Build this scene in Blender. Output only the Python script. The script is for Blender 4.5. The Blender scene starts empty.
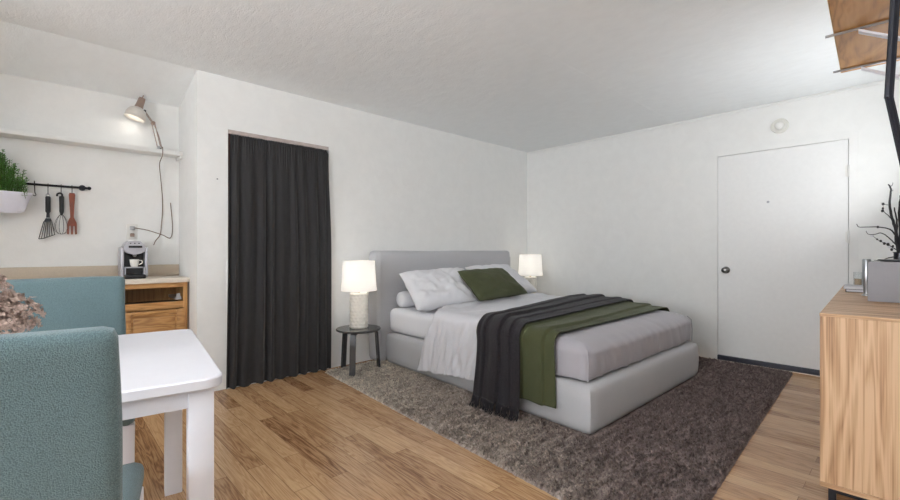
import bpy, bmesh, math, random
import numpy as np
from mathutils import Vector, Matrix, noise as mnoise
random.seed(7); np.random.seed(7)
PI = math.pi
SC = bpy.context.scene
COL = SC.collection

# ------------------------------------------------------------------ materials
def S(r, g, b):
    def f(c):
        c /= 255.0
        return c/12.92 if c <= 0.04045 else ((c+0.055)/1.055)**2.4
    return (f(r), f(g), f(b), 1.0)

class NT:
    def __init__(self, name):
        self.m = bpy.data.materials.new(name); self.m.use_nodes = True
        self.t = self.m.node_tree; self.n = self.t.nodes
        self.b = self.n['Principled BSDF']
    def new(self, typ, **kw):
        nd = self.n.new(typ)
        for k, v in kw.items():
            if k.startswith('in_'):
                key = k[3:]
                nd.inputs[int(key) if key.isdigit() else key.replace('_', ' ')].default_value = v
            else: setattr(nd, k, v)
        return nd
    def link(self, a, b): self.t.links.new(a, b)
    def coord(self, scale=(1, 1, 1), rot=(0, 0, 0), loc=(0, 0, 0)):
        tc = self.new('ShaderNodeTexCoord'); mp = self.new('ShaderNodeMapping')
        mp.inputs['Scale'].default_value = scale; mp.inputs['Rotation'].default_value = rot
        mp.inputs['Location'].default_value = loc
        self.link(tc.outputs['Object'], mp.inputs['Vector']); return mp.outputs['Vector']
    def noise(self, vec, scale, detail=4, rough=.55, dist=0):
        nd = self.new('ShaderNodeTexNoise'); self.link(vec, nd.inputs['Vector'])
        nd.inputs['Scale'].default_value = scale; nd.inputs['Detail'].default_value = detail
        nd.inputs['Roughness'].default_value = rough; nd.inputs['Distortion'].default_value = dist
        return nd.outputs['Fac']
    def ramp(self, fac, stops):
        r = self.new('ShaderNodeValToRGB'); el = r.color_ramp.elements
        while len(el) < len(stops): el.new(.5)
        for e, (p, c) in zip(el, stops): e.position = p; e.color = c
        self.link(fac, r.inputs['Fac']); return r.outputs['Color']
    def mix(self, a, b, fac, typ='MIX'):
        x = self.new('ShaderNodeMix', data_type='RGBA', blend_type=typ)
        for sock, v in ((x.inputs[0], fac), (x.inputs[6], a), (x.inputs[7], b)):
            if hasattr(v, 'is_linked'): self.link(v, sock)
            else: sock.default_value = v
        return x.outputs[2]
    def math(self, op, a, b=0.0):
        x = self.new('ShaderNodeMath', operation=op)
        for sock, v in ((x.inputs[0], a), (x.inputs[1], b)):
            if hasattr(v, 'is_linked'): self.link(v, sock)
            else: sock.default_value = v
        return x.outputs[0]
    def bump(self, h, strength=.3, dist=.01):
        b = self.new('ShaderNodeBump'); b.inputs['Strength'].default_value = strength
        b.inputs['Distance'].default_value = dist
        self.link(h, b.inputs['Height']); self.link(b.outputs['Normal'], self.b.inputs['Normal'])
    def base(self, c):
        if hasattr(c, 'is_linked'): self.link(c, self.b.inputs['Base Color'])
        else: self.b.inputs['Base Color'].default_value = c
    def p(self, rough=.5, metal=0., **kw):
        self.b.inputs['Roughness'].default_value = rough; self.b.inputs['Metallic'].default_value = metal
        for k, v in kw.items(): self.b.inputs[k.replace('_', ' ')].default_value = v
        return self.m

def plain(name, c, rough=.5, metal=0., var=.06, nscale=30, bump=0., bscale=80, **kw):
    t = NT(name); v = t.coord()
    n = t.noise(v, nscale, 3)
    d = tuple(x*(1-var) for x in c[:3]) + (1,); l = tuple(min(1, x*(1+var)) for x in c[:3]) + (1,)
    t.base(t.ramp(n, [(.3, d), (.7, l)]))
    if bump: t.bump(t.noise(v, bscale, 4), bump, .004)
    return t.p(rough, metal, **kw)

def wood(name, axis, cd, cm, cl, across=14, along=1.1, rough=.45, fine=.5, bump=.08, st=(.12, .38, .68)):
    t = NT(name)
    sc = [across]*3; sc[axis] = along
    v = t.coord(scale=tuple(sc))
    n1 = t.noise(v, 1.0, 3, .5, .6)
    rings = t.math('FRACT', t.math('MULTIPLY', n1, 9.0))
    rings = t.math('ABSOLUTE', t.math('SUBTRACT', rings, .5))          # 0..0.5 triangle bands
    sf = [across*14]*3; sf[axis] = along*3
    n2 = t.noise(t.coord(scale=tuple(sf)), 1.0, 4, .6)
    n3 = t.noise(t.coord(scale=tuple(x*.22 for x in sc)), 1.0, 2)
    f = t.math('ADD', t.math('MULTIPLY', rings, .62), t.math('MULTIPLY', n2, fine))
    f = t.math('ADD', f, t.math('MULTIPLY', t.math('SUBTRACT', n3, .5), .5))
    t.base(t.ramp(f, [(st[0], cd), (st[1], cm), (st[2], cl)]))
    t.bump(n2, bump, .002)
    return t.p(rough)

def fabric(name, c, weave=260, var=.22, bump=.35, rough=.9, sheen=.25, big=.08, cell=True):
    t = NT(name); v = t.coord()
    if cell:
        vo = t.new('ShaderNodeTexVoronoi'); vo.inputs['Scale'].default_value = weave
        t.link(v, vo.inputs['Vector']); h = vo.outputs['Distance']
    else: h = t.noise(v, weave, 2)
    lo = tuple(x*(1-var) for x in c[:3]) + (1,); hi = tuple(min(1, x*(1+var)) for x in c[:3]) + (1,)
    col = t.ramp(h, [(.1, hi), (.75, lo)])
    nb = t.noise(v, 5, 3)
    col = t.mix(col, t.ramp(nb, [(.3, (1-big, 1-big, 1-big, 1)), (.7, (1, 1, 1, 1))]), 1.0, 'MULTIPLY')
    t.base(col); t.bump(h, bump, .003)
    t.b.inputs['Sheen Weight'].default_value = sheen
    t.b.inputs['Specular IOR Level'].default_value = .2
    return t.p(rough)

def wallmat(name, c, bump, scale=(1, 1, 1)):
    t = NT(name); v = t.coord(scale=scale)
    n = t.noise(v, 9, 6, .65, .4); n2 = t.noise(v, 70, 3)
    t.base(t.mix(c, tuple(x*.965 for x in c[:3]) + (1,), t.ramp(n, [(.35, (0, 0, 0, 1)), (.65, (1, 1, 1, 1))])))
    t.bump(t.math('ADD', n, t.math('MULTIPLY', n2, .5)), bump, .006)
    t.b.inputs['Specular IOR Level'].default_value = .25
    return t.p(.75)

M = {}
M['wall'] = wallmat('wall_paint', S(235, 235, 233), .22)
M['ceil'] = wallmat('ceiling_texture', S(244, 247, 248), .6, (1.6, .8, 1))
M['trimw'] = plain('white_trim_paint', S(230, 230, 228), .45, var=.015)
M['doorw'] = plain('door_paint', S(232, 232, 231), .5, var=.015, bump=.05)
def floor_mat():
    t = NT('laminate_planks'); tc = t.new('ShaderNodeTexCoord')
    mp = t.new('ShaderNodeMapping'); mp.inputs['Rotation'].default_value = (0, 0, PI/2)
    t.link(tc.outputs['Object'], mp.inputs['Vector'])
    br = t.new('ShaderNodeTexBrick', offset=.37, offset_frequency=2)
    t.link(mp.outputs['Vector'], br.inputs['Vector'])
    for k, v in dict(Color1=(0, 0, 0, 1), Color2=(1, 1, 1, 1), Mortar=(.5, .5, .5, 1), Scale=1.0, Bias=0.0).items(): br.inputs[k].default_value = v
    br.inputs['Mortar Size'].default_value = .0016; br.inputs['Mortar Smooth'].default_value = .3
    br.inputs['Brick Width'].default_value = .95; br.inputs['Row Height'].default_value = .09
    sep = t.new('ShaderNodeSeparateColor'); t.link(br.outputs['Color'], sep.inputs[0]); rnd = sep.outputs[0]
    off = t.new('ShaderNodeCombineXYZ')
    t.link(t.math('MULTIPLY', rnd, 37.), off.inputs[0]); t.link(t.math('MULTIPLY', rnd, 11.), off.inputs[1])
    def grain(sx, sy):
        m2 = t.new('ShaderNodeMapping'); m2.inputs['Scale'].default_value = (sx, sy, 1)
        t.link(mp.outputs['Vector'], m2.inputs['Vector'])
        a = t.new('ShaderNodeVectorMath', operation='ADD'); t.link(m2.outputs[0], a.inputs[0]); t.link(off.outputs[0], a.inputs[1])
        return a.outputs[0]
    n1 = t.noise(grain(1.3, 17), 1.0, 3, .5, .7)
    rings = t.math('ABSOLUTE', t.math('SUBTRACT', t.math('FRACT', t.math('MULTIPLY', n1, 10.)), .5))
    n2 = t.noise(grain(6, 230), 1.0, 4, .75)
    f = t.math('ADD', t.math('MULTIPLY', rings, .46), t.math('MULTIPLY', n2, .66))
    f = t.math('ADD', f, t.math('MULTIPLY', t.math('SUBTRACT', rnd, .5), .34))
    col = t.ramp(f, [(.14, S(112, 76, 50)), (.38, S(177, 137, 99)), (.68, S(208, 172, 131))])
    col = t.mix(col, S(98, 68, 44), t.math('MULTIPLY', br.outputs['Fac'], .65))
    t.base(col); t.bump(n2, .06, .002)
    return t.p(.27)
M['floor'] = floor_mat()
M['oak_pale_v'] = wood('pale_oak_upright', 2, S(124, 88, 60), S(184, 145, 108), S(214, 180, 144), 10, .5, .5, .95, .08, (.30, .54, .80))
M['oak_pale_x'] = wood('pale_oak_lengthwise', 1, S(124, 88, 60), S(184, 145, 108), S(214, 180, 144), 10, .55, .5, .95, .08, (.30, .54, .80))
M['oak_gold_x'] = wood('golden_oak_rail', 0, S(138, 94, 50), S(178, 132, 80), S(198, 154, 100), 12, 1.2)
M['oak_gold_v'] = wood('golden_oak_stile', 2, S(138, 94, 50), S(178, 132, 80), S(198, 154, 100), 12, 1.2)
M['ply'] = wood('amber_plywood', 0, S(150, 100, 40), S(192, 136, 62), S(206, 152, 80), 5, 1.2, .5)
M['ply_edge'] = plain('plywood_edge', S(222, 196, 150), .6)
M['header'] = plain('header_wood', S(188, 174, 168), .6, var=.12)
M['jambd'] = plain('dark_red_jamb', S(92, 52, 42), .6, var=.2)
M['teal'] = fabric('teal_weave', S(100, 121, 125), 460, .24, .5)
M['bedfab'] = fabric('light_grey_upholstery', S(190, 190, 193), 420, .05, .12, big=.03)
M['sheet'] = fabric('white_cotton', S(226, 226, 230), 700, .03, .06, sheen=.1, big=.02)
M['duvet'] = fabric('pale_grey_cotton', S(214, 214, 219), 700, .03, .06, sheen=.1, big=.03)
M['spread'] = fabric('dove_grey_satin', S(172, 169, 175), 600, .03, .06, rough=.6, sheen=.2, big=.03)
M['dark'] = fabric('charcoal_tweed', S(50, 47, 51), 260, .5, .6, big=.1, sheen=.1)
M['green'] = fabric('moss_green_cloth', S(78, 82, 56), 380, .12, .25, big=.08, sheen=.08)
M['curtain'] = fabric('black_curtain_cloth', S(53, 52, 53), 500, .1, .12, rough=.85, sheen=.15, big=.08)
M['white_paint'] = plain('white_lacquer', S(224, 224, 231), .35, var=.01)
M['black_metal'] = plain('black_metal', S(34, 35, 40), .35, .6, var=.1)
M['gloss_black'] = plain('gloss_black_metal', S(24, 26, 36), .22, .3, var=.1)
M['steel'] = plain('brushed_steel', S(176, 178, 182), .3, .9, var=.05)
M['darksteel'] = plain('dark_nickel', S(104, 102, 100), .3, .9, var=.05)
M['silver'] = plain('silver_plastic', S(186, 186, 194), .35, .35, var=.03)
M['black_plastic'] = plain('black_plastic', S(26, 26, 29), .4, var=.1)
M['white_ceramic'] = plain('white_ceramic', S(238, 236, 230), .4, var=.02)
M['embossed'] = plain('embossed_ceramic', S(240, 236, 226), .45, var=.03)
M['brass'] = plain('brass', S(188, 150, 96), .35, .8)
M['greytop'] = plain('smoked_grey_wood', S(66, 66, 68), .22, var=.1)
M['counter'] = plain('cream_laminate', S(222, 212, 198), .45, var=.03, nscale=120)
M['backsplash'] = plain('beige_laminate', S(192, 178, 160), .5, var=.05, nscale=120)
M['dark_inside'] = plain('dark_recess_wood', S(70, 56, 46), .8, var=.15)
M['copper'] = plain('brown_copper', S(150, 128, 116), .4, .35)
M['lampwhite'] = plain('cream_lamp_enamel', S(212, 207, 200), .4)
M['rust_wood'] = plain('reddish_wood', S(122, 60, 38), .5, var=.15)
M['planter'] = plain('white_planter', S(226, 226, 238), .45, var=.02)
M['leaf'] = plain('herb_leaf', S(96, 146, 70), .5, var=.5, nscale=60)
M['stem'] = plain('green_stem', S(70, 96, 44), .6)
M['petal'] = plain('dried_petal', S(172, 150, 138), .8, var=.5, nscale=90)
M['twig'] = plain('black_twig', S(38, 36, 38), .7, var=.2)
M['greybox'] = plain('grey_box_paint', S(150, 149, 154), .55, var=.02)
M['paper'] = plain('white_paper', S(222, 220, 224), .8, var=.04)
M['bookcover'] = plain('grey_book_cover', S(196, 194, 200), .6)
M['bookdark'] = plain('dark_book_spine', S(62, 62, 68), .6)
M['amber'] = plain('amber_wax', S(214, 184, 150), .6)
M['threshold'] = plain('navy_threshold', S(52, 54, 66), .5, var=.2)
M['cord'] = plain('brown_cord', S(118, 98, 84), .6)
M['plate'] = plain('white_plastic', S(226, 225, 221), .4, var=.01)
M['detector'] = plain('detector_plastic', S(214, 213, 206), .5, var=.01)
def emit(name, c, st):
    t = NT(name); t.base(c); t.b.inputs['Emission Color'].default_value = c
    t.b.inputs['Emission Strength'].default_value = st; return t.p(.8)
def shade_mat():
    t = NT('lit_lamp_shade'); t.n.remove(t.b)
    d = t.new('ShaderNodeBsdfDiffuse'); d.inputs[0].default_value = (.85, .84, .81, 1)
    tr = t.new('ShaderNodeBsdfTranslucent'); tr.inputs[0].default_value = (.9, .88, .84, 1)
    e = t.new('ShaderNodeEmission'); e.inputs[0].default_value = (1, .98, .95, 1); e.inputs[1].default_value = .22
    mx = t.new('ShaderNodeMixShader'); mx.inputs[0].default_value = .55
    ad = t.new('ShaderNodeAddShader')
    t.link(d.outputs[0], mx.inputs[1]); t.link(tr.outputs[0], mx.inputs[2]); t.link(mx.outputs[0], ad.inputs[0]); t.link(e.outputs[0], ad.inputs[1])
    t.link(ad.outputs[0], t.n['Material Output'].inputs[0]); return t.m
M['shade'] = shade_mat()
M['bulb'] = emit('lit_bulb', S(255, 248, 236), 6.)
M['diffuser'] = emit('lit_diffuser', S(246, 250, 255), 25.)
def glass():
    t = NT('clear_glass'); t.base((.95, .97, .97, 1)); t.b.inputs['Transmission Weight'].default_value = 1.
    return t.p(.03)
M['glass'] = glass()
def rug_mat(name, pile):
    t = NT(name); v = t.coord()
    sx = t.new('ShaderNodeSeparateXYZ'); t.link(v, sx.inputs[0])
    g = t.math('ADD', t.math('MULTIPLY', sx.outputs[0], .3), t.math('SUBTRACT', .72, t.math('MULTIPLY', sx.outputs[1], .38)))  # darkens from the head-left corner towards foot and right
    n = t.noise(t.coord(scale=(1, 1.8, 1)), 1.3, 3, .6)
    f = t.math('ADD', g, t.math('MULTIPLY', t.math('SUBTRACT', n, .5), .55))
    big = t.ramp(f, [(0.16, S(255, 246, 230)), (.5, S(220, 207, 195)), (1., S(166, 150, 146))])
    n2 = t.noise(t.coord(scale=(1, 2.8, 1)), 26, 5, .75)
    fine = t.ramp(n2, [(.34, (.5, .48, .48, 1)), (.62, (1.0, 1.0, 1.0, 1))])
    big = t.mix(big, t.ramp(t.noise(t.coord(scale=(1, 3.4, 1)), 9, 3, .7), [(.36, (.62, .60, .60, 1)), (.58, (1, 1, 1, 1))]), .8, 'MULTIPLY')  # shade in the gaps between pile ridges, put into the colour
    if pile:
        at = t.new('ShaderNodeAttribute', attribute_name='tuft')
        big = t.mix(big, t.ramp(at.outputs['Fac'], [(0., (.55, .54, .54, 1)), (.5, (.9, .9, .9, 1)), (1., (1.25, 1.22, 1.2, 1))]), 1.0, 'MULTIPLY')
    t.base(t.mix(big, fine, 1.0, 'MULTIPLY'))
    n3 = t.noise(t.coord(scale=(1, 3.4, 1)), 9, 3, .7)
    t.bump(t.math('ADD', n2, n3), 1., .015)
    t.b.inputs['Specular IOR Level'].default_value = .1
    return t.p(.95)
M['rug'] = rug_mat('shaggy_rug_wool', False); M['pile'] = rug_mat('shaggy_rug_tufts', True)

# ------------------------------------------------------------------ mesh helpers
class MB:
    def __init__(self): self.bm = bmesh.new()
    def box(self, x0, x1, y0, y1, z0, z1, r=0., seg=2, mat=None):
        g = bmesh.ops.create_cube(self.bm, size=1.0)
        vs = g['verts']
        bmesh.ops.scale(self.bm, verts=vs, vec=(x1-x0, y1-y0, z1-z0))
        bmesh.ops.translate(self.bm, verts=vs, vec=((x0+x1)/2, (y0+y1)/2, (z0+z1)/2))
        if r > 0:
            es = list({e for v in vs for e in v.link_edges})
            res = bmesh.ops.bevel(self.bm, geom=es, offset=r, segments=seg, profile=.5, affect='EDGES')
            vs = list({v for f in res['faces'] for v in f.verts} | {v for v in vs if v.is_valid})
        if mat is not None: bmesh.ops.transform(self.bm, matrix=mat, verts=vs)
        return self
    def tube(self, pts, r, n=8, cap=True):
        pts = [Vector(p) for p in pts]; k = len(pts)
        rs = r if isinstance(r, (list, tuple)) else [r]*k
        up = None; rings = []
        for i, p in enumerate(pts):
            d = (pts[min(i+1, k-1)] - pts[max(i-1, 0)]).normalized()
            if up is None:
                up = Vector((0, 0, 1)) if abs(d.z) < .9 else Vector((1, 0, 0))
            a = (up - d*up.dot(d)).normalized(); up = a; b = d.cross(a)
            rings.append([self.bm.verts.new(p + (a*math.cos(t) + b*math.sin(t))*rs[i]) for t in [2*PI*j/n for j in range(n)]])
        for i in range(k-1):
            for j in range(n):
                self.bm.faces.new((rings[i][j], rings[i][(j+1) % n], rings[i+1][(j+1) % n], rings[i+1][j]))
        if cap:
            self.bm.faces.new(rings[0][::-1]); self.bm.faces.new(rings[-1])
        return self
    def lathe(self, prof, c=(0, 0, 0), n=32, close=False, sx=1., sy=1., mat=None):
        rings = []
        for (r, z) in prof:
            ring = []
            for j in range(n):
                t = 2*PI*j/n; p = Vector((r*math.cos(t)*sx, r*math.sin(t)*sy, z))
                p = mat @ p if mat is not None else p + Vector(c)
                ring.append(self.bm.verts.new(p))
            rings.append(ring)
        for i in range(len(rings)-1):
            for j in range(n):
                self.bm.faces.new((rings[i][j], rings[i][(j+1) % n], rings[i+1][(j+1) % n], rings[i+1][j]))
        if close:
            self.bm.faces.new(rings[0][::-1]); self.bm.faces.new(rings[-1])
        return self
    def prism(self, pts, fn0, fn1):
        a = [self.bm.verts.new(fn0(p)) for p in pts]; b = [self.bm.verts.new(fn1(p)) for p in pts]
        n = len(pts)
        for i in range(n): self.bm.faces.new((a[i], a[(i+1) % n], b[(i+1) % n], b[i]))
        self.bm.faces.new(a[::-1]); self.bm.faces.new(b); return self
    def grid(self, nu, nv, fn, wrap=False):
        vs = [[self.bm.verts.new(fn(i/(nu-1), j/(nv-1))) for j in range(nv)] for i in range(nu)]
        for i in range(nu-1):
            for j in range(nv-1):
                self.bm.faces.new((vs[i][j], vs[i+1][j], vs[i+1][j+1], vs[i][j+1]))
        return self
    def sphere(self, c, r, sz=1., n=12):
        prof = [(max(1e-4, math.sin(PI*i/n))*r, -math.cos(PI*i/n)*r*sz) for i in range(n+1)]
        return self.lathe(prof, c, n*2, True)
    def roundbox(self, half, rad, cuts, disp=None):
        """dense box with rounded edges; half=(hx,hy,hz), centred on the origin"""
        h = Vector(half); seen = {}
        def vert(p):
            key = (round(p[0], 5), round(p[1], 5), round(p[2], 5))
            if key not in seen:
                q = Vector(p); inner = Vector([max(-(h[i]-rad), min(h[i]-rad, q[i])) for i in range(3)])
                d = q - inner; nrm = d.normalized() if d.length > 1e-9 else Vector((0, 0, 1))
                out = inner + nrm*rad
                if disp: out = out + disp(out, nrm)
                seen[key] = self.bm.verts.new(out)
            return seen[key]
        for ax in range(3):
            u, w = (ax+1) % 3, (ax+2) % 3
            for sg in (-1, 1):
                nu, nw = cuts[u], cuts[w]
                for i in range(nu):
                    for j in range(nw):
                        q = []
                        for (a, b) in ((i, j), (i+1, j), (i+1, j+1), (i, j+1)):
                            p = [0, 0, 0]; p[ax] = sg*h[ax]; p[u] = -h[u] + 2*h[u]*a/nu; p[w] = -h[w] + 2*h[w]*b/nw
                            q.append(vert(p))
                        if sg < 0: q.reverse()
                        self.bm.faces.new(q)
        return self
    def build(self, name, mat, parent=None, smooth=35, solid=0., loc=None, rot=None, sub=0):
        me = bpy.data.meshes.new(name)
        bmesh.ops.recalc_face_normals(self.bm, faces=self.bm.faces[:])
        self.bm.to_mesh(me); self.bm.free()
        me.materials.append(mat)
        if smooth:
            me.polygons.foreach_set('use_smooth', [True]*len(me.polygons))
            try: me.set_sharp_from_angle(angle=math.radians(smooth))
            except Exception: pass
        o = bpy.data.objects.new(name, me); COL.objects.link(o)
        if parent: o.parent = parent
        if loc: o.location = loc
        if rot: o.rotation_euler = rot
        if solid:
            md = o.modifiers.new('thickness', 'SOLIDIFY'); md.thickness = solid; md.offset = -1
        if sub:
            md = o.modifiers.new('smooth', 'SUBSURF'); md.levels = sub; md.render_levels = sub
        return o

def tag(o, label, cat, group=None, kind=None):
    o['label'] = label; o['category'] = cat
    if group: o['group'] = group
    if kind: o['kind'] = kind
    return o
def thing(name, label, cat, loc=(0, 0, 0), rz=0., group=None):
    o = bpy.data.objects.new(name, None); COL.objects.link(o); o.empty_display_size = .1
    o.location = loc; o.rotation_euler = (0, 0, rz); return tag(o, label, cat, group)
def struct(name, mb, mat, parent=None, **kw):
    o = mb.build(name, mat, parent, **kw)
    if parent is None: o['kind'] = 'structure'
    return o
def dup(root, loc, rz, label, group=None):
    def cp(o, par):
        c = o.copy(); COL.objects.link(c)
        if par: c.parent = par
        for ch in o.children: cp(ch, c)
        return c
    r = cp(root, None); r.location = loc; r.rotation_euler = (0, 0, rz); r['label'] = label
    if group: r['group'] = group
    return r
def bez(pts, n=8):
    """smooth polyline through points (Catmull-Rom)"""
    P = [Vector(p) for p in pts]; P = [P[0]*2-P[1]] + P + [P[-1]*2-P[-2]]; out = []
    for i in range(1, len(P)-2):
        for k in range(n):
            t = k/n; a, b, c, d = P[i-1], P[i], P[i+1], P[i+2]
            out.append(.5*((2*b) + (c-a)*t + (2*a-5*b+4*c-d)*t*t + (3*b-a-3*c+d)*t**3))
    out.append(P[-2]); return out
def nz(x, y, z=0.): return mnoise.noise(Vector((x, y, z)))
def sm(a, b, x):
    t = max(0., min(1., (x-a)/(b-a))); return t*t*(3-2*t)

# ------------------------------------------------------------------ room shell
H = 2.44; XD = 4.871; YB = 3.673; YK = 4.281; XO = .821; XL = -3.3
RW = math.radians(2.7)                                  # the wall with the sideboard stands a little off square
def wy(x): return -.165 + (x-2.372)*math.tan(RW)         # its face
fm = MB().box(XL-.1, XD+.1, -.75, YK+.1, -.1, 0)
struct('floor', fm, M['floor'])
struct('ceiling', MB().box(XL-.1, XD+.1, -.75, YB, H, H+.1), M['ceil'])
def kc(p): return Vector(p)
mb = MB().prism([(YB, H), (YK+.1, 2.28), (YK+.1, H+.1), (YB, H+.1)], lambda p: Vector((XL-.1, p[0], p[1])), lambda p: Vector((XO+.1, p[0], p[1])))
struct('ceiling_kitchen', mb, M['ceil'])
# bed wall with the curtained opening
OX0, OX1, OZ = 1.035, 1.893, 2.035
mb = MB().box(XO, OX0, YB, YB+.12, 0, H).box(OX1, XD+.1, YB, YB+.12, 0, H).box(OX0, OX1, YB, YB+.12, OZ, H)
struct('wall_back', mb, M['wall'])
struct('wall_alcove', MB().box(XO, XO+.1, YB+.12, YK+.1, 0, H), M['wall'])
struct('wall_kitchen', MB().box(XL-.1, XO, YK, YK+.1, 0, 2.303), M['wall'])
# unseen wall stub, added to keep daylight off the kitchen wall
struct('wall_kitchen_end', MB().box(-1.26, -1.16, 2.75, YK, 0, 2.303).box(-1.26, -1.16, 2.75, YB, 2.303, H), M['wall'])
# door wall
DY0, DY1, DZ = .380, 1.340, 2.012
mb = MB().box(XD, XD+.1, DY1, YB, 0, H).box(XD, XD+.1, -.4, DY0, 0, H).box(XD, XD+.1, DY0, DY1, DZ, H)
struct('wall_right', mb, M['wall'])
FX0, FX1, FZ0, FZ1 = 3.15, 4.65, 1.05, 2.15              # unseen glazed opening, added past the sideboard to brighten the far ceiling
mb = MB()
def fw(a, b, z0, z1): mb.prism([(a, wy(a)), (b, wy(b)), (b, wy(b)-.1), (a, wy(a)-.1)], lambda p: Vector((p[0], p[1], z0)), lambda p: Vector((p[0], p[1], z1)))
fw(XL, FX0, 0, H); fw(FX1, XD, 0, H); fw(FX0, FX1, 0, FZ0); fw(FX0, FX1, FZ1, H)
struct('wall_front', mb, M['wall'])
mb = MB()
def fb(a, b, z0, z1): mb.prism([(a, wy(a)-.04), (b, wy(b)-.04), (b, wy(b)-.08), (a, wy(a)-.08)], lambda p: Vector((p[0], p[1], z0)), lambda p: Vector((p[0], p[1], z1)))
fb(FX0, FX1, FZ0, FZ0+.05); fb(FX0, FX1, FZ1-.05, FZ1); fb(FX0, FX0+.05, FZ0+.05, FZ1-.05); fb(FX1-.05, FX1, FZ0+.05, FZ1-.05); fb(3.88, 3.92, FZ0+.05, FZ1-.05)
w3 = struct('window_3', mb, M['trimw'])
mb = MB()
def fg(a, b, z0, z1): mb.prism([(a, wy(a)-.058), (b, wy(b)-.058), (b, wy(b)-.062), (a, wy(a)-.062)], lambda p: Vector((p[0], p[1], z0)), lambda p: Vector((p[0], p[1], z1)))
fg(FX0+.05, FX1-.05, FZ0+.05, FZ1-.05); mb.build('pane', M['glass'], w3)
# left wall with two unseen windows, added to light the room
WIN = [(-.3, .8), (.95, 2.05)]; WZ0, WZ1 = .75, 2.2
mb = MB().box(XL-.1, XL, -.7, YK, 0, WZ0).box(XL-.1, XL, -.7, YK, WZ1, 2.28)
mb.box(XL-.1, XL, -.7, YB, 2.28, H)
for a, b in ((-.7, WIN[0][0]), (WIN[0][1], WIN[1][0]), (WIN[1][1], YK)): mb.box(XL-.1, XL, a, b, WZ0, WZ1)
struct('wall_left', mb, M['wall'])
for i, (a, b) in enumerate(WIN):
    mb = MB()
    for q in ((a, b, WZ0, WZ0+.05), (a, b, WZ1-.05, WZ1), (a, a+.05, WZ0+.05, WZ1-.05), (b-.05, b, WZ0+.05, WZ1-.05), ((a+b)/2-.02, (a+b)/2+.02, WZ0+.05, WZ1-.05)):
        mb.box(XL-.08, XL-.03, q[0], q[1], q[2], q[3])
    w = struct('window_%d' % (i+1), mb, M['trimw'])
    MB().box(XL-.058, XL-.053, a+.05, b-.05, WZ0+.05, WZ1-.05).build('pane', M['glass'], w)
# ceiling seam and cornice bead
struct('trim_1', MB().box(2.3, XD, 1.735, 1.765, H-.0012, H, .0004, 1), M['ceil'])
struct('trim_2', MB().box(XD-.012, XD, -.04, YB, H-.03, H-.016, .004, 2), M['trimw'])
# closet door behind the curtain + wooden header + jamb strip
struct('door_2', MB().box(OX0, OX1, YB+.085, YB+.115, .012, OZ), M['doorw'])
struct('trim_3', MB().box(OX0, OX1, YB+.004, YB+.045, OZ-.03, OZ), M['header'])
struct('trim_4', MB().box(OX0, OX0+.02, YB+.012, YB+.08, .0, OZ-.03), M['jambd'])
struct('trim_5', MB().box(OX0-.008, OX0, YB-.006, YB+.0, .0, OZ+.004), M['trimw'])
struct('trim_10', MB().box(OX0, OX1, YB-.004, YB+.08, .0, .012), M['trimw'])
# entry door
d1 = struct('door_1', MB().box(XD+.004, XD+.044, DY0+.004, DY1-.003, .052, DZ-.003, .001, 1), M['doorw'])
mb = MB()
Rx = Matrix.Rotation(-PI/2, 4, 'Y')
def onwall(y, z, x=XD+.004): return Matrix.Translation((x, y, z)) @ Rx
mb.lathe([(.033, 0), (.033, .006), (.028, .01), (.012, .012), (.011, .035), (.024, .042), (.028, .055), (.024, .068), (.008, .073)], n=24, close=True, mat=onwall(1.268, .891))
MB().lathe([(.034, 0), (.034, .005), (.03, .008)], n=24, close=True, mat=onwall(1.268, .891)).build('rosette', M['black_metal'], d1)
mb.build('door_knob', M['darksteel'], d1)
MB().lathe([(.011, 0), (.011, .004), (.006, .006)], n=16, close=True, mat=onwall(.93, 1.531)).build('peephole', M['steel'], d1)
for z in (1.744, 1.196, .3):
    mb = MB().tube([(XD-.008, DY0+.001, z-.05), (XD-.008, DY0+.001, z+.05)], .008, 10)
    mb.box(XD-.006, XD+.003, DY0+.002, DY0+.02, z-.045, z+.045)
    mb.build('hinge', M['plate'], d1)
mb = MB()
mb.box(XD-.002, XD, DY1, DY1+.06, 0, DZ+.06, .0008, 1).box(XD-.002, XD, DY0-.06, DY0, 0, DZ+.06, .0008, 1).box(XD-.002, XD, DY0, DY1, DZ, DZ+.06, .0008, 1)
struct('trim_6', mb, M['wall'])
struct('trim_7', MB().box(XD-.012, XD+.09, DY0, DY1, 0, .05, .004, 2).box(XD-.02, XD-.011, DY0, DY1, .0, .014, .003, 1), M['threshold'])
struct('trim_8', MB().box(XD-.024, XD-.0205, DY0-.2, DY1+.25, 0, .008, .001, 1), M['counter'])
# backing behind the door gap
struct('trim_9', MB().box(XD+.05, XD+.095, DY0, DY1, .05, DZ), M['threshold'])
# smoke detector
t = thing('smoke_detector', 'round white smoke detector on the wall above the door', 'smoke detector', (XD, .84, 2.213))
RyM = Matrix.Rotation(-PI/2, 4, 'Y')
MB().lathe([(.066, 0), (.066, .012), (.062, .017), (.05, .018), (.004, .018)], n=36, close=True, mat=RyM).build('housing', M['detector'], t)
MB().lathe([(.036, .0175), (.034, .026), (.028, .030), (.003, .030)], n=28, close=True, mat=RyM).build('sensor_cap', M['plate'], t)
t = tag(MB().tube([(.958, YB, 1.636), (.958, YB-.016, 1.634)], .004, 8).build('nail', M['black_metal']), 'small dark nail in the wall left of the black curtain', 'nail')

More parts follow.
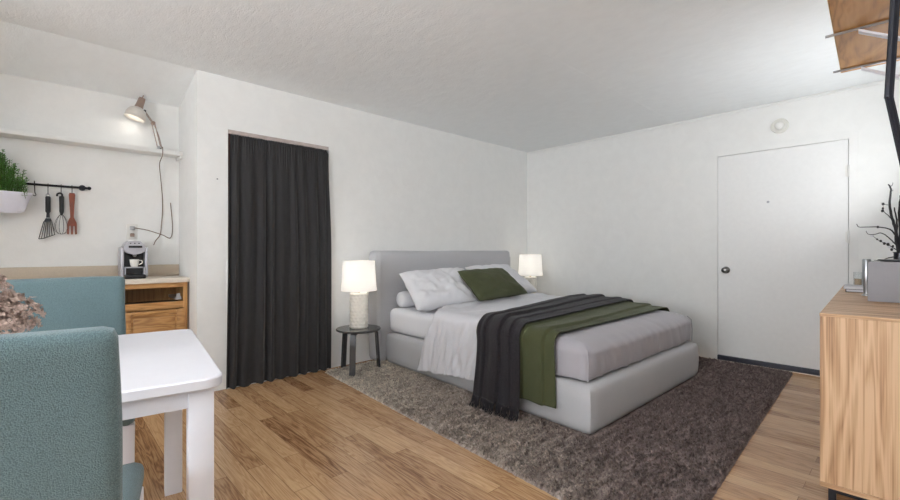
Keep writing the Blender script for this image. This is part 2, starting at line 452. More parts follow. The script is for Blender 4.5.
# ------------------------------------------------------------------ curtain
def cur(u, v):                                      # u across, v down
    z = 1.992 - v*(1.992-.004)
    x0 = 1.042 - .030*v; x1 = 1.872 + .026*sm(0, .5, v)
    x1 -= .02*(1-sm(0, .015, v))
    x = x0 + (x1-x0)*u
    ph = u*2*PI*9.5 + 2.6*nz(u*5, v*.9) + 1.8*nz(u*2.2, 5.)
    amp = .009 + .016*sm(0, .35, v)
    y = YB-.034 + amp*math.sin(ph)*(.6+.6*nz(u*5+3, v*.8+2)) + .006*nz(u*22, v*2.0)
    y += .004*math.sin(u*2*PI*40)*(1-sm(0, .12, v))
    y = min(y, YB-.003)
    if v > .985: z += .006*math.sin(ph)
    return Vector((x, y, z + .004*nz(u*9, 1)*v))
cu = MB().grid(420, 60, cur).build('curtain', M['curtain'], smooth=80)
tag(cu, 'long black gathered curtain hanging in the doorway from lintel to floor', 'curtain')
rodc = MB().tube([(OX0+.022, YB-.0+.035, 1.985), (OX1, YB+.035, 1.985)], .008, 10).build('curtain_rod', M['black_metal'])
tag(rodc, 'thin rod at the top of the black curtain', 'curtain rod')

# ------------------------------------------------------------------ rug
RQ = [Vector((1.80, 3.57, 0)), Vector((1.60, .58, 0)), Vector((4.79, .735, 0)), Vector((4.80, 3.60, 0))]   # head-left, foot-left, foot-right, head-right
def rugp(u, v):
    p = (RQ[0]*(1-u) + RQ[3]*u)*(1-v) + (RQ[1]*(1-u) + RQ[2]*u)*v
    if 2.31 + .045*(p.y-1.3) < p.x < 4.12 and 1.285 < p.y < 3.45: return Vector((p.x, p.y, .003))
    e = min(u, 1-u, v, 1-v)
    h = .012*sm(0, .006, e) + .001
    h += (.012*nz(p.x*6, p.y*22) + .006*nz(p.x*31, p.y*60, 3.))*sm(0, .006, e)
    ed = .006*nz(p.x*40, p.y*40, 9)
    return Vector((p.x+ed, p.y+ed*.6, max(.001, h)))
rug = thing('rug', 'large shaggy beige to brown rug under the bed', 'rug', (0, 0, 0))
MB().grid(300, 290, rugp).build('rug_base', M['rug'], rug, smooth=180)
nb = 90000
us = np.random.rand(nb*2)*.994+.003; vs_ = np.random.rand(nb*2)*.994+.003
q = [np.array(p) for p in RQ]
P = ((q[0][None]*(1-us[:, None]) + q[3][None]*us[:, None])*(1-vs_[:, None]) + (q[1][None]*(1-us[:, None]) + q[2][None]*us[:, None])*vs_[:, None])
keep = ~((P[:, 0] > 2.27 + .045*(P[:, 1]-1.3)) & (P[:, 0] < 4.16) & (P[:, 1] > 1.245) & (P[:, 1] < 3.5)); P = P[keep][:nb]; nb = len(P)
ang = np.random.rand(nb)*2*PI; ln = .010+.014*np.random.rand(nb); w = .0035+.003*np.random.rand(nb)
lean = .014*np.random.rand(nb)
side = np.stack([np.cos(ang), np.sin(ang), 0*ang], 1); fw = np.stack([-np.sin(ang), np.cos(ang), 0*ang], 1)
base = P + np.array([0, 0, .006])
V = np.empty((nb, 4, 3)); V[:, 0] = base - side*w[:, None]; V[:, 1] = base + side*w[:, None]
mid = base + fw*lean[:, None]*.7 + np.array([0, 0, 1.])*ln[:, None]*.7
V[:, 2] = mid + side*w[:, None]*.8; V[:, 3] = base + fw*lean[:, None]*1.8 + np.array([0, 0, 1.])*ln[:, None] - side*w[:, None]*.4
me = bpy.data.meshes.new('rug_pile'); me.vertices.add(nb*4); me.vertices.foreach_set('co', V.reshape(-1))
me.loops.add(nb*4); me.loops.foreach_set('vertex_index', np.arange(nb*4)); me.polygons.add(nb)
me.polygons.foreach_set('loop_start', np.arange(nb)*4); me.update(calc_edges=True); me.validate()
at_ = me.attributes.new('tuft', 'FLOAT', 'FACE'); at_.data.foreach_set('value', np.clip(np.random.normal(.5, .28, nb), 0, 1))
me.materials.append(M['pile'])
po = bpy.data.objects.new('pile', me); COL.objects.link(po); po.parent = rug; po['kind'] = 'stuff'
RUGZ = .016

# ------------------------------------------------------------------ bed
bed = thing('bed', 'wide light grey upholstered bed with padded headboard on the rug', 'bed', (3.3, 2.4, RUGZ))
def bw(p): return p - Vector((3.3, 2.4, RUGZ))
# base: slightly tapered box, padded
BX0h, BX0f, BX1, BY0, BY1 = 2.385, 2.282, 4.095, 1.272, 3.475
def bdisp(p, n):
    w = .004*nz(p.x*3, p.y*3, p.z*6)
    bul = .012*(1-(p.z/.15)**2)*(abs(n.x)+abs(n.y))
    return n*(w+bul) if n.z > -.3 else n*0 
mb = MB().roundbox(((BX1-BX0h)/2, (BY1-BY0)/2, .143), .03, (40, 44, 8), bdisp)
c = Vector(((BX1+BX0h)/2, (BY0+BY1)/2, .143+.010))
for v in mb.bm.verts:
    v.co += c
    k = (BY1 - v.co.y)/(BY1-BY0); kx = (BX1 - v.co.x)/(BX1-BX0h)
    v.co.x += (BX0f-BX0h)*k*kx
    v.co = bw(v.co)
mb.build('base', M['bedfab'], bed, smooth=60)
# piping seams on the base top edge
def hdisp(p, n): return n*(.006*nz(p.x*2.2, p.z*2.5, 3) + .010*(1-abs(p.z/.54)**4)*abs(n.y))
mb = MB().roundbox((.99, .085, .53), .035, (50, 8, 26), hdisp)
hbc = Vector((3.29, 3.568, .53+RUGZ+.004))
for v in mb.bm.verts: v.co = bw(v.co + hbc)
hb = mb.build('headboard', M['bedfab'], bed, smooth=60)
for sx in (2.325, 4.255):
    MB().tube([bw(Vector((sx, 3.472, .10))), bw(Vector((sx, 3.470, .55))), bw(Vector((sx, 3.472, 1.0)))], .004, 6).build('seam', M['bedfab'], hb)
# mattress with white fitted sheet
MZ0, MZ1 = .302, .530; MX0, MX1, MY0, MY1 = 2.395, 4.06, 1.42, 3.455
def mdisp(p, n):
    s = abs(n.x)+abs(n.y)
    return n*(.005*nz(p.x*9+p.y*9, p.z*3, 1)*s + .004*nz(p.x*3, p.y*3, 2))
mb = MB().roundbox(((MX1-MX0)/2, (MY1-MY0)/2, (MZ1-MZ0)/2), .055, (40, 60, 10), mdisp)
mat_o = mb.build('mattress', M['sheet'], smooth=60, loc=((MX0+MX1)/2, (MY0+MY1)/2, (MZ0+MZ1)/2))
tag(mat_o, 'thick mattress in a white fitted sheet on the grey bed base', 'mattress')

# grey bedspread tucked around the foot end
def mx0(y): return 2.335 - .02*(2.3-y)/1.0         # left side of the spread
def spd(p, n):
    s = abs(n.y)
    w = .010*nz(p.x*14+p.z*5, p.z*5, 4)*(.25+.75*s) + .006*nz(p.x*5, p.y*7, 1)
    w += .007*max(0, nz(p.x*26+p.z*8, p.z*2, 7))*s
    return n*w
hx, hy, hz = (4.085-2.325)/2, .52, .124
mb = MB().roundbox((hx, hy, hz), .08, (110, 50, 22), spd)
for v in mb.bm.verts:
    if v.co.z < 0:                                     # straight lower edge
        k = hx/max(.01, hx-.08*(1-math.sqrt(max(0, 1-min(1, max(0, (-v.co.z-(hz-.08))/.08))**2))))
        v.co.x *= k; v.co.y = v.co.y*k if v.co.y < 0 else v.co.y
bmesh.ops.delete(mb.bm, geom=[f for f in mb.bm.faces if f.calc_center_median().z < -hz+.012 or f.calc_center_median().y > hy-.075], context='FACES')
for v in mb.bm.verts:
    # squarer corner at the foot where the cover is seamed
    if v.co.z > 0: v.co.z -= .03*sm(.30, .52, -v.co.y)*sm(.0, hz, v.co.z)
sp = mb.build('bedspread', M['spread'], smooth=70, solid=.006, loc=((4.085+2.325)/2, 1.825, .300+hz))
tag(sp, 'smooth grey bedspread tucked around the foot end of the mattress', 'bedspread')
zt = hz-.06
for sx in (-1, 1):
    MB().tube([(sx*(hx-.012), -hy+.012, -hz+.005), (sx*(hx-.012), -hy+.010, -.02), (sx*(hx-.016), -hy+.016, zt), (sx*(hx-.03), -hy+.045, zt+.028)], .0035, 6).build('seam_piping', M['spread'], sp)

# cloth strips laid across the bed
def drape(xl, xr, ztop, r, hl, hr, flare):
    """profile across the bed: arc position a (0 at the left hem) -> point (x,z), outward normal"""
    arc = r*PI/2; flat = (xr-r)-(xl+r); tot = hl+arc+flat+arc+hr
    def f(a):
        if a < hl:
            d = hl-a; t = d/hl if hl else 0
            return (xl - flare*t**1.3, ztop-r-d), (-1., 0.)
        a -= hl
        if a < arc:
            th = a/r; return (xl+r-r*math.cos(th), ztop-r+r*math.sin(th)), (-math.cos(th), math.sin(th))
        a -= arc
        if a < flat: return (xl+r+a, ztop), (0., 1.)
        a -= flat
        if a < arc:
            th = a/r; return (xr-r+r*math.sin(th), ztop-r+r*math.cos(th)), (math.sin(th), math.cos(th))
        a -= arc
        return (xr + flare*a/max(hr, .01), ztop-r-a), (1., 0.)
    return f, tot
# duvet
f, tot = drape(2.325, 4.16, .578, .075, .385, .33, .055)
hang = .385
def duv(u, v):
    a = u*tot
    y0 = 2.83; y1 = 1.90
    fall = max(0, (hang-a)/hang) if a < hang else 0
    y = y0 + (y1-y0)*v + .015*nz(u*9, v*2)
    edge = math.exp(-((a-hang-.06)/.22)**2)
    y -= .12*edge*(1-v)**1.5
    on = sm(hang-.02, hang+.25, a)*(1-sm(tot-.5, tot-.35, a))
    y += .20*on*(1-v)*sm(.5, 3.2, (a-hang)) 
    # lower hem sags towards the throw
    lo = 0.085*(.42-v)*sm(.3, 1., fall)
    (x, z), (nx, nzn) = f(a)
    hf = sm(hang+.10, hang-.16, a)
    calm = 1-.8*sm(.62, .8, v)
    yy = y + .10*fall*(1-2*v)
    w = hf*calm*(.036*nz(yy*8+(.5-fall)*1.5, fall*.9, 2) + (.045*abs(nz(yy*17-fall*1.6, fall*.9, 5)) + .010*nz(yy*34-fall*2, fall*1.4, 9))) 
    w += hf*calm*.011*math.sin(2*PI*yy/.105 + 3.5*nz(yy*3, fall*1.2, 11) + fall*1.5)*(.55+.9*nz(yy*4, fall*.8, 13))
    w += on*calm*.0045*math.sin(2*PI*(y*1.0+x*.35)/.10 + 4*nz(x*1.6, y*2.5, 21))*(.3+1.4*max(0, nz(x*1.7, y*2.2, 17)))
    w += on*calm*(.014*nz(x*2.2+y*1.6, y*5.5-x*1.2, 1) + .010*abs(nz(x*3.5, y*12-x*3, 6)))
    w += .018*(1-sm(0, .05, v))*on + .012*math.exp(-((v-.02)/.03)**2)
    w -= .045*sm(.68, 1., v)*on*0
    return Vector((x+nx*w, y, z+nzn*w - lo))
dv = MB().grid(260, 90, duv).build('duvet', M['duvet'], smooth=180, solid=.02)
tag(dv, 'pale grey duvet across the bed, its side hanging over the bed base', 'duvet')

def throw(name, mat, label, cat, xl, ztop, r, hl, hr, flare, edge, pleat, nu, nv, th, drop):
    f, tot = drape(xl, 4.17, ztop, r, hl, hr, flare)
    def fn(u, v):
        a = u*tot
        y0, y1 = edge(a, hl, tot)
        y = y0 + (y1-y0)*v
        (x, z), (nx, nzn) = f(a)
        w = pleat(a, v, hl, tot) + .004*nz(a*6, v*7, 3)
        top = sm(hl-.02, hl+.2, a)
        z -= drop(y)*top
        return Vector((x+nx*w, y, max(.022, z+nzn*w)))
    return MB().grid(nu, nv, fn), fn
def lerp(a, b, t): return a+(b-a)*t
# moss green throw (under the dark one)
def gedge(a, hl, tot):
    t = sm(hl-.1, tot-.3, a); tl = max(0, (hl-a)/hl)
    return lerp(2.165, 2.45, t) - .05*tl, lerp(1.515, 1.53, t) - .035*tl
def fold(v, c, w, h):                                # laid-over pleat: slow rise, sharp drop on the foot side
    if v < c: return h*sm(c-w, c, v)
    return h*(1-sm(c, c+.022, v))
def gpl(a, v, hl, tot):
    k = .8+.2*sm(hl+.9, hl-.1, a); s = .03*math.sin(a*2.)
    return .012 + k*(fold(v, .86+s, .20, .020) + fold(v, .60+s, .2, .012)) - .004*sm(.93, 1, v)
def gdrop(y): return .024*sm(1.95, 1.70, y)
mbg, _ = throw('g', M['green'], '', '', 2.285, .590, .10, .36, .3, .03, gedge, gpl, 260, 170, .004, gdrop)
gt = mbg.build('throw_blanket', M['green'], smooth=180, solid=.005)
tag(gt, 'moss green throw across the bed, showing on the foot side of the charcoal throw', 'throw blanket', 'throws across the bed')
# charcoal throw with fringe
def dedge(a, hl, tot):
    t = sm(hl-.1, tot-.3, a); tl = max(0, (hl-a)/hl)
    return lerp(2.13, 2.42, t) - .045*tl, lerp(1.755, 1.86, t) - .07*tl
def dpl(a, v, hl, tot):
    k = .75+.25*sm(hl+1.1, hl-.1, a); s = .04*math.sin(a*1.7+.5)
    return .026 + k*(fold(v, .52+s, .34, .026) + fold(v, .80-s*.5, .2, .012) + fold(v, .16+s, .14, .012)) + .0015*nz(v*14, a*.8)
def ddrop(y): return .018*sm(1.95, 1.70, y)
mbd, dfn = throw('d', M['dark'], '', '', 2.268, .599, .105, .405, .3, .09, dedge, dpl, 300, 170, .006, ddrop)
dt = mbd.build('throw_blanket', M['dark'], smooth=180, solid=.006)
tag(dt, 'charcoal woven throw with fringed end hanging down the side of the bed', 'throw blanket', 'throws across the bed')
mb = MB()
for i in range(95):
    v = (i+.5)/95; p = dfn(0.0, v); L = .125+.03*random.random()
    p2 = p + Vector((-.012+.012*random.random(), .012*(random.random()-.5), -.3*L))
    p3 = p + Vector((-.040+.03*random.random(), .025*(random.random()-.5), -.8*L)); p3.z = max(p3.z, .022)
    p2.z = max(p2.z, .026)
    mb.tube([p, p2, p3], [.0032, .0028, .0018], 5)
mb.build('fringe', M['dark'], dt)

# pillows from four corners
def pillow(TL, TR, BR, BL, th, seed, wr=.01, pinch=.05, n=44):
    TL, TR, BR, BL = map(Vector, (TL, TR, BR, BL))
    nrm = (TR-TL).cross(BL-TL).normalized()
    if nrm.y > 0: nrm = -nrm
    mb = MB()
    for sg in (1, -1):
        def fn(u, v):
            a, b = 2*u-1, 2*v-1
            a2 = a*(1-pinch*(1-b*b)*0 - pinch*(1-abs(b)**2)) if True else a
            b2 = b*(1-pinch*(1-abs(a)**2))
            uu, vv = (a2+1)/2, (b2+1)/2
            p = (TL*(1-uu)+TR*uu)*(1-vv) + (BL*(1-uu)+BR*uu)*vv
            e = max(0, (1-a**4)*(1-b**4))
            h = th*(e**.45)*(.72+.28*(1-a*a)*(1-b*b))
            h += e**.5*wr*(nz(a*2.2+seed, b*2.2, sg) + .6*nz(a*6+seed, b*4, sg+3) + .8*max(0, nz(a*3-b*2+seed, b*1.2+a, 8)))
            return p + nrm*sg*h
        mb.grid(n, n, fn)
    bmesh.ops.remove_doubles(mb.bm, verts=mb.bm.verts[:], dist=.0008)
    return mb
p = pillow((2.44, 3.34, .862), (3.30, 3.335, .888), (3.04, 2.86, .590), (2.29, 2.865, .572), .10, 3.1, .03).build('pillow', M['sheet'], smooth=180)
tag(p, 'large white pillow leaning on the headboard at the lamp side nearest the curtain', 'pillow', 'pillows on the bed')
p = pillow((3.34, 3.36, .895), (4.02, 3.36, .905), (4.15, 2.98, .610), (3.40, 2.92, .600), .10, 8.4, .026).build('pillow', M['sheet'], smooth=180)
tag(p, 'white pillow behind the green cushion on the far side of the bed', 'pillow', 'pillows on the bed')
p = pillow((2.94, 3.06, .880), (3.65, 3.09, .887), (3.72, 2.79, .630), (2.91, 2.73, .617), .075, 5.7, .012, .04).build('cushion', M['green'], smooth=180)
tag(p, 'moss green rectangular cushion propped against the white pillows', 'cushion')
p = MB().lathe([(.001, 0), (.05, .002), (.072, .02), (.08, .06), (.082, .9), (.08, 1.66), (.06, 1.7), (.001, 1.704)], n=28, close=True,
               mat=Matrix.Translation((2.455, 3.355, .612)) @ Matrix.Rotation(PI/2, 4, 'Y')).build('bolster', M['sheet'], smooth=60)
tag(p, 'white round bolster lying along the headboard beneath the pillows', 'bolster')

# ------------------------------------------------------------------ bedside tables and lamps
st = thing('bedside_table', 'round grey three-legged bedside table left of the bed near the curtain', 'bedside table', (2.035, 3.39, 0), 0, 'bedside tables')
MB().lathe([(.001, .372), (.185, .372), (.195, .378), (.197, .386), (.192, .392), (.001, .392)], n=48, close=True).build('tabletop', M['greytop'], st)
def strap_leg(ang):
    mb = MB(); ca, sa = math.cos(ang), math.sin(ang); w = .024
    prof = [(.05, .366), (.135, .366), (.158, .358), (.168, .338), (.178, .2), (.19, RUGZ)]
    th = .009
    L = []
    for i, (r, z) in enumerate(prof):
        a = prof[max(0, i-1)]; b = prof[min(len(prof)-1, i+1)]
        d = Vector((b[0]-a[0], b[1]-a[1])).normalized(); n = Vector((-d.y, d.x))
        ring = []
        for (s, k) in ((-1, -1), (1, -1), (1, 1), (-1, 1)):
            rr, zz = r + n.x*th*k, z + n.y*th*k
            if i == len(prof)-1: zz = RUGZ
            if i < 2: zz = min(zz, .372)
            ring.append(mb.bm.verts.new((ca*rr - sa*w*s, sa*rr + ca*w*s, zz)))
        L.append(ring)
    for i in range(len(L)-1):
        for j in range(4): mb.bm.faces.new((L[i][j], L[i][(j+1) % 4], L[i+1][(j+1) % 4], L[i+1][j]))
    mb.bm.faces.new(L[0][::-1]); mb.bm.faces.new(L[-1]); return mb
for a in (-137, -13, 105): strap_leg(math.radians(a)).build('leg', M['greytop'], st, smooth=30)
st2 = dup(st, (4.58, 3.40, 0), math.radians(20), 'round grey bedside table behind the far side of the bed', 'bedside tables')
st2.scale = (.9, .9, 1.09)

lamp = thing('table_lamp', 'lit table lamp with embossed white base on the table left of the bed', 'table lamp', (2.045, 3.40, .392), 0, 'bedside lamps')
def lampbase():
    mb = MB(); R = .078; hgt = .315
    def fn(u, v):
        th = u*2*PI; z = v*hgt
        row = v*11; col = u*13 + (.5 if int(row) % 2 else 0)
        cu_, cv = (col % 1)-.5, (row % 1)-.5
        b = max(0, 1-math.sqrt((cu_*1.9)**2+(cv*1.9)**2))
        pet = .5+.5*math.cos(math.atan2(cv, cu_)*4)
        r = R + .008*b*(.6+.4*pet)
        if v < .03: r *= .93+.07*v/.03
        if v > .97: r *= .90+.10*(1-v)/.03
        return Vector((r*math.cos(th), r*math.sin(th), z))
    mb.grid(161, 90, fn)
    bmesh.ops.remove_doubles(mb.bm, verts=mb.bm.verts[:], dist=.0004)
    mb.lathe([(.001, 0), (R*.94, 0)], n=40).lathe([(.001, hgt), (R*.90, hgt)], n=40)
    return mb
lampbase().build('base', M['embossed'], lamp, smooth=60)
MB().tube([(0, 0, .31), (0, 0, .36)], .010, 12).build('neck', M['brass'], lamp)
sh = MB().lathe([(.158, .333), (.150, .42), (.141, .600)], n=48).build('lamp_shade', M['shade'], lamp)
mb = MB()
for k in range(3):
    a = k*2*PI/3; mb.tube([(.012*math.cos(a), .012*math.sin(a), .575), (.141*math.cos(a), .141*math.sin(a), .590)], .002, 6)
mb.tube([(0, 0, .35), (0, 0, .58)], .004, 8)
mb.build('shade_carrier', M['brass'], lamp)
MB().sphere((0, 0, .45), .028, 1.2, 8).build('bulb', M['bulb'], lamp)
dup(lamp, (4.58, 3.40, .428), .3, 'lit table lamp with white base beyond the far side of the bed', 'bedside lamps')

# ------------------------------------------------------------------ dining table and chairs
TA = math.radians(-7); TB = Vector((.384, 1.390, 0))
tb = thing('dining_table', 'white dining table with rounded corners in the left foreground', 'table', TB, TA)
TL_, TD, TZ = 1.05, .965, .715
def rrect(x0, x1, y0, y1, r, n=8):
    out = []
    for (cx, cy, a0) in ((x1-r, y0+r, -PI/2), (x1-r, y1-r, 0), (x0+r, y1-r, PI/2), (x0+r, y0+r, PI)):
        for i in range(n+1):
            a = a0 + PI/2*i/n; out.append((cx+r*math.cos(a), cy+r*math.sin(a)))
    return out
mb = MB()
ls = [(-.006, TZ-.034), (0, TZ-.028), (0, TZ-.004), (-.004, TZ)]
rings = []
for (ins, z) in ls:
    rings.append([mb.bm.verts.new((x, y, z)) for x, y in rrect(-TL_-ins, ins, -ins, TD+ins, .055+ins)])
for i in range(3):
    n = len(rings[0])
    for j in range(n): mb.bm.faces.new((rings[i][j], rings[i][(j+1) % n], rings[i+1][(j+1) % n], rings[i+1][j]))
mb.bm.faces.new(rings[0][::-1]); mb.bm.faces.new(rings[-1])
mb.build('tabletop', M['white_paint'], tb, smooth=40)
AZ = .628
LW = .066; IN = .025
MB().box(-TL_+IN+LW, -IN-LW, IN+.012, IN+.034, AZ, TZ-.034).build('apron', M['white_paint'], tb)
MB().box(-TL_+IN+LW, -IN-LW, TD-IN-.034, TD-IN-.012, AZ, TZ-.034).build('apron', M['white_paint'], tb)
MB().box(-IN-.034, -IN-.012, IN+LW, TD-IN-LW, AZ, TZ-.034).build('apron', M['white_paint'], tb)
MB().box(-TL_+IN+.012, -TL_+IN+.034, IN+LW, TD-IN-LW, AZ, TZ-.034).build('apron', M['white_paint'], tb)
for (x, y) in ((-IN-LW, IN), (-IN-.020-LW, TD-IN-LW-.02), (-TL_+IN, IN), (-TL_+IN, TD-IN-LW)):
    MB().box(x, x+LW, y, y+LW, 0, TZ-.034, .003, 2).build('leg', M['white_paint'], tb, smooth=30)

def mkchair(loc, rz, label):
    ch = thing('dining_chair', label, 'chair', loc, rz, 'teal dining chairs')
    # backrest: padded slab leaning back
    def bd(p, n): return n*(.004*nz(p.x*4, p.z*4, 2))
    mb = MB().roundbox((.257, .032, .289), .018, (24, 5, 28), bd)
    for v in mb.bm.verts:
        z = v.co.z + .285; t = z/.57
        v.co = Vector((v.co.x*(1.04-.04*t), v.co.y + .035 - .085*t - .02*math.sin(PI*t)*0, z+.385))
    mb.build('backrest', M['teal'], ch, smooth=50)
    mb = MB().roundbox((.302, .25, .036), .026, (26, 24, 6), lambda p, n: n*(.008*(1-(p.x/.302)**2)*(1-(p.y/.25)**2) if n.z > .5 else 0))
    for v in mb.bm.verts:
        t = (v.co.y+.25)/.5
        v.co = Vector((v.co.x*(.86+.14*t), v.co.y+.315, v.co.z+.449))
    mb.build('seat', M['teal'], ch, smooth=50)
    for (x, y, lx, ly) in ((-.276, .52, 0, 0), (.276, .52, 0, 0), (-.215, .085, 0, -.03), (.215, .085, 0, -.03)):
        mb = MB().box(-.0225, .0225, -.0225, .0225, 0, .412, .003, 2)
        for v in mb.bm.verts:
            k = 1 - v.co.z/.412
            v.co = Vector((v.co.x*(1-.18*k)+x+lx*k, v.co.y*(1-.18*k)+y+ly*k, v.co.z))
        mb.build('leg', M['white_paint'], ch, smooth=30)
    return ch
def tp(x, y): 
    c, s = math.cos(TA), math.sin(TA); return Vector((TB.x + c*x - s*y, TB.y + s*x + c*y, 0))
ch1 = mkchair(tp(-.494, -.448), TA, 'teal fabric dining chair nearest the camera, its back turned to us')
ch2 = dup(ch1, tp(-.515, 1.19), TA+PI, 'teal fabric dining chair on the kitchen side of the white table', 'teal dining chairs')

# dried hydrangea bunch in a small vase
fl = thing('flower_vase', 'bunch of dried dusty pink hydrangeas in a vase on the white table', 'flowers', (-.150, 1.985, TZ))
MB().lathe([(.001, .001), (.05, .001), (.062, .03), (.058, .07), (.042, .095), (.046, .105), (.040, .105), (.036, .095), (.05, .06), (.001, .02)], n=32, close=True).build('vase', M['white_ceramic'], fl)
mb = MB(); heads = []
for k in range(7):
    a = k*2*PI/6; r = .066 if k < 6 else 0; z = .155 if k < 6 else .215
    heads.append((Vector((r*math.cos(a), r*math.sin(a), z + .015*math.sin(k*2.3))), .074))
    mb.tube(bez([(0, 0, .03), (.3*r*math.cos(a), .3*r*math.sin(a), .09), (r*math.cos(a), r*math.sin(a), z-.01)], 4), .003, 6)
mb.build('stems', M['stem'], fl)
rnd = random.Random(3)
for hc, R in heads:
    mb = MB()
    for i in range(230):
        d = Vector((rnd.gauss(0, 1), rnd.gauss(0, 1), rnd.gauss(0, 1))).normalized()
        if d.z < -.6: continue
        c = hc + d*R*(.78+.27*rnd.random())
        nrm = (d + Vector((rnd.gauss(0, .35), rnd.gauss(0, .35), rnd.gauss(0, .35)))).normalized()
        a = nrm.orthogonal().normalized(); b = nrm.cross(a); s = .0065+.0055*rnd.random(); rot = rnd.random()*PI
        for q in range(4):
            t = rot + q*PI/2; e = a*math.cos(t)+b*math.sin(t); g = a*-math.sin(t)+b*math.cos(t); up = rnd.uniform(-.1, .55)
            vs = [mb.bm.verts.new(c), mb.bm.verts.new(c + e*s*.7 + g*s*.55 + nrm*s*up*.6), mb.bm.verts.new(c + e*s*1.35 + nrm*s*up), mb.bm.verts.new(c + e*s*.7 - g*s*.55 + nrm*s*up*.6)]
            mb.bm.faces.new(vs)
    mb.build('bloom', M['petal'], fl, smooth=0)

# ------------------------------------------------------------------ kitchen corner
CZ = .872
ct = tag(MB().box(-1.15, .819, 3.885, YK-.001, CZ-.036, CZ, .006, 2).build('countertop', M['counter']), 'cream kitchen countertop along the alcove wall', 'countertop')
bs = tag(MB().box(-1.15, .819, YK-.02, YK-.001, CZ+.0005, .966, .004, 2).build('backsplash', M['backsplash']), 'low beige backsplash strip along the back of the countertop', 'backsplash')
cab = thing('kitchen_cabinet', 'golden oak base cabinet with a missing drawer beside the alcove wall', 'cabinet', (.355, 3.905, 0), 0)
mb = MB()                                              # local: x -.46...455, y 0 front, depth .35
cd_ = .35; x0, x1 = -.463, .452; zt = CZ-.037
mb.box(x0, x0+.018, .02, cd_, .0, zt).box(x1-.018, x1, .02, cd_, .0, zt).box(x0+.018, x1-.018, .05, cd_, .09, .11).box(x0+.018, x1-.018, cd_-.012, cd_, .11, zt)
mb.box(x0+.018, x1-.018, .06, .075, 0, .09)
mb.build('carcass', M['oak_gold_v'], cab)
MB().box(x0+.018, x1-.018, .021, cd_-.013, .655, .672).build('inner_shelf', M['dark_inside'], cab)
mb = MB()
for z0, z1 in ((.800, zt), (.638, .690), (.09, .13)): MB().box(x0+.045, x1-.03, 0, .02, z0, z1, .001, 1).build('rail', M['oak_gold_x'], cab)
for (xa, xb, za, zb) in ((x0, x0+.045, .09, zt), (x1-.03, x1, .09, zt), (-.02, .046, .13, .638), (-.02, .046, .69, .80)): MB().box(xa, xb, 0, .02, za, zb, .001, 1).build('stile', M['oak_gold_v'], cab)
MB().box(x1-.075, x1-.035, .03, .3, .700, .722).box(x1-.070, x1-.045, .022, .05, .722, .748).build('drawer_runner', M['steel'], cab)
for (a, b) in ((.036, .432), (-.428, -.010)):
    mb = MB(); z0, z1 = .12, .632
    mb.box(a, a+.055, -.02, -.001, z0, z1, .004, 2).box(b-.055, b, -.02, -.001, z0, z1, .004, 2)
    mb.box(a+.055, b-.055, -.02, -.001, z0, z0+.055, .004, 2).box(a+.055, b-.055, -.02, -.001, z1-.03, z1, .004, 2)
    mb.box(a+.05, b-.05, -.012, -.004, z0+.05, z1-.025)
    mb.box(a+.068, b-.068, -.019, -.012, z0+.07, z1-.05, .006, 2)
    mb.build('door', M['oak_gold_x'], cab)
dfm = MB().box(-.428, -.010, -.02, -.001, .675, .810, .005, 2).build('drawer_front', M['oak_gold_x'], cab)
MB().tube([(-.22, -.02, .725), (-.22, -.04, .725)], .012, 12).build('knob', M['steel'], dfm)

# wall shelf and clamp lamp
ws = thing('wall_shelf', 'long white wall shelf above the kitchen counter', 'shelf', (0, YK, 1.876))
MB().box(-1.2, .819, -.15, -.0005, -.010, .022, .003, 2).build('board', M['trimw'], ws)
MB().box(.799, .819, -.148, -.002, -.034, -.0105, .003, 2).build('cleat', M['trimw'], ws)
SZ = 1.898
dl = thing('clamp_lamp', 'lit clamp lamp with jointed arm and cream bell shade on the white shelf', 'lamp', (.665, 4.20, SZ))
MB().lathe([(.026, 0), (.026, .01), (.012, .014), (.012, .035)], n=20, close=True).build('clamp_base', M['steel'], dl)
J = Vector((-.040, 0, .215)); K = Vector((-.098, -.005, .298))
mb = MB()
for s in (-.011, .011):
    mb.tube([(s+.0, 0, .03), J + Vector((s, 0, 0))], .0035, 8); 
mb.tube(bez([(.02, .006, .03), (.0, .008, .12), (-.03, .006, .20)], 4), .003, 6)
mb.build('lower_arm', M['copper'], dl)
mb = MB()
for s in (-.007, .007): mb.tube([J + Vector((0, 0, s)), K + Vector((0, 0, s))], .0032, 8)
mb.build('upper_arm', M['copper'], dl)
MB().tube([J + Vector((0, -.016, 0)), J + Vector((0, .016, 0))], .014, 14).build('joint', M['copper'], dl)
MB().tube([K + Vector((0, -.012, 0)), K + Vector((0, .012, 0))], .010, 12).build('joint', M['black_plastic'], dl)
ax = Vector((-.30, -.02, -1)).normalized()
top = Vector((-.112, -.006, .398))
rotm = Matrix.Translation(top) @ ax.to_track_quat('Z', 'Y').to_matrix().to_4x4()
shd = MB().lathe([(.026, .085), (.050, .10), (.064, .125), (.070, .155), (.0705, .180)], n=36, mat=rotm).build('lamp_shade', M['lampwhite'], dl, solid=.0015)
MB().lathe([(.004, -.025), (.004, -.002), (.021, 0), (.024, .012), (.026, .06), (.030, .088)], n=28, close=True, mat=rotm).build('socket_cap', M['copper'], dl)
bc = rotm @ Vector((0, 0, .125))
MB().sphere(bc, .028, 1.1, 8).build('bulb', M['bulb'], dl)
cordp = [(.0, .03, .012), (.012, -.062+.0, .03), (-.004, -.064, -.02), (.004, .03, -.08), (.022, .06, -.2), (.032, .066, -.36), (.034, .066, -.48), (.026, .066, -.60), (.018, .066, -.69), (-.010, .066, -.735), (-.022, .066, -.755)]
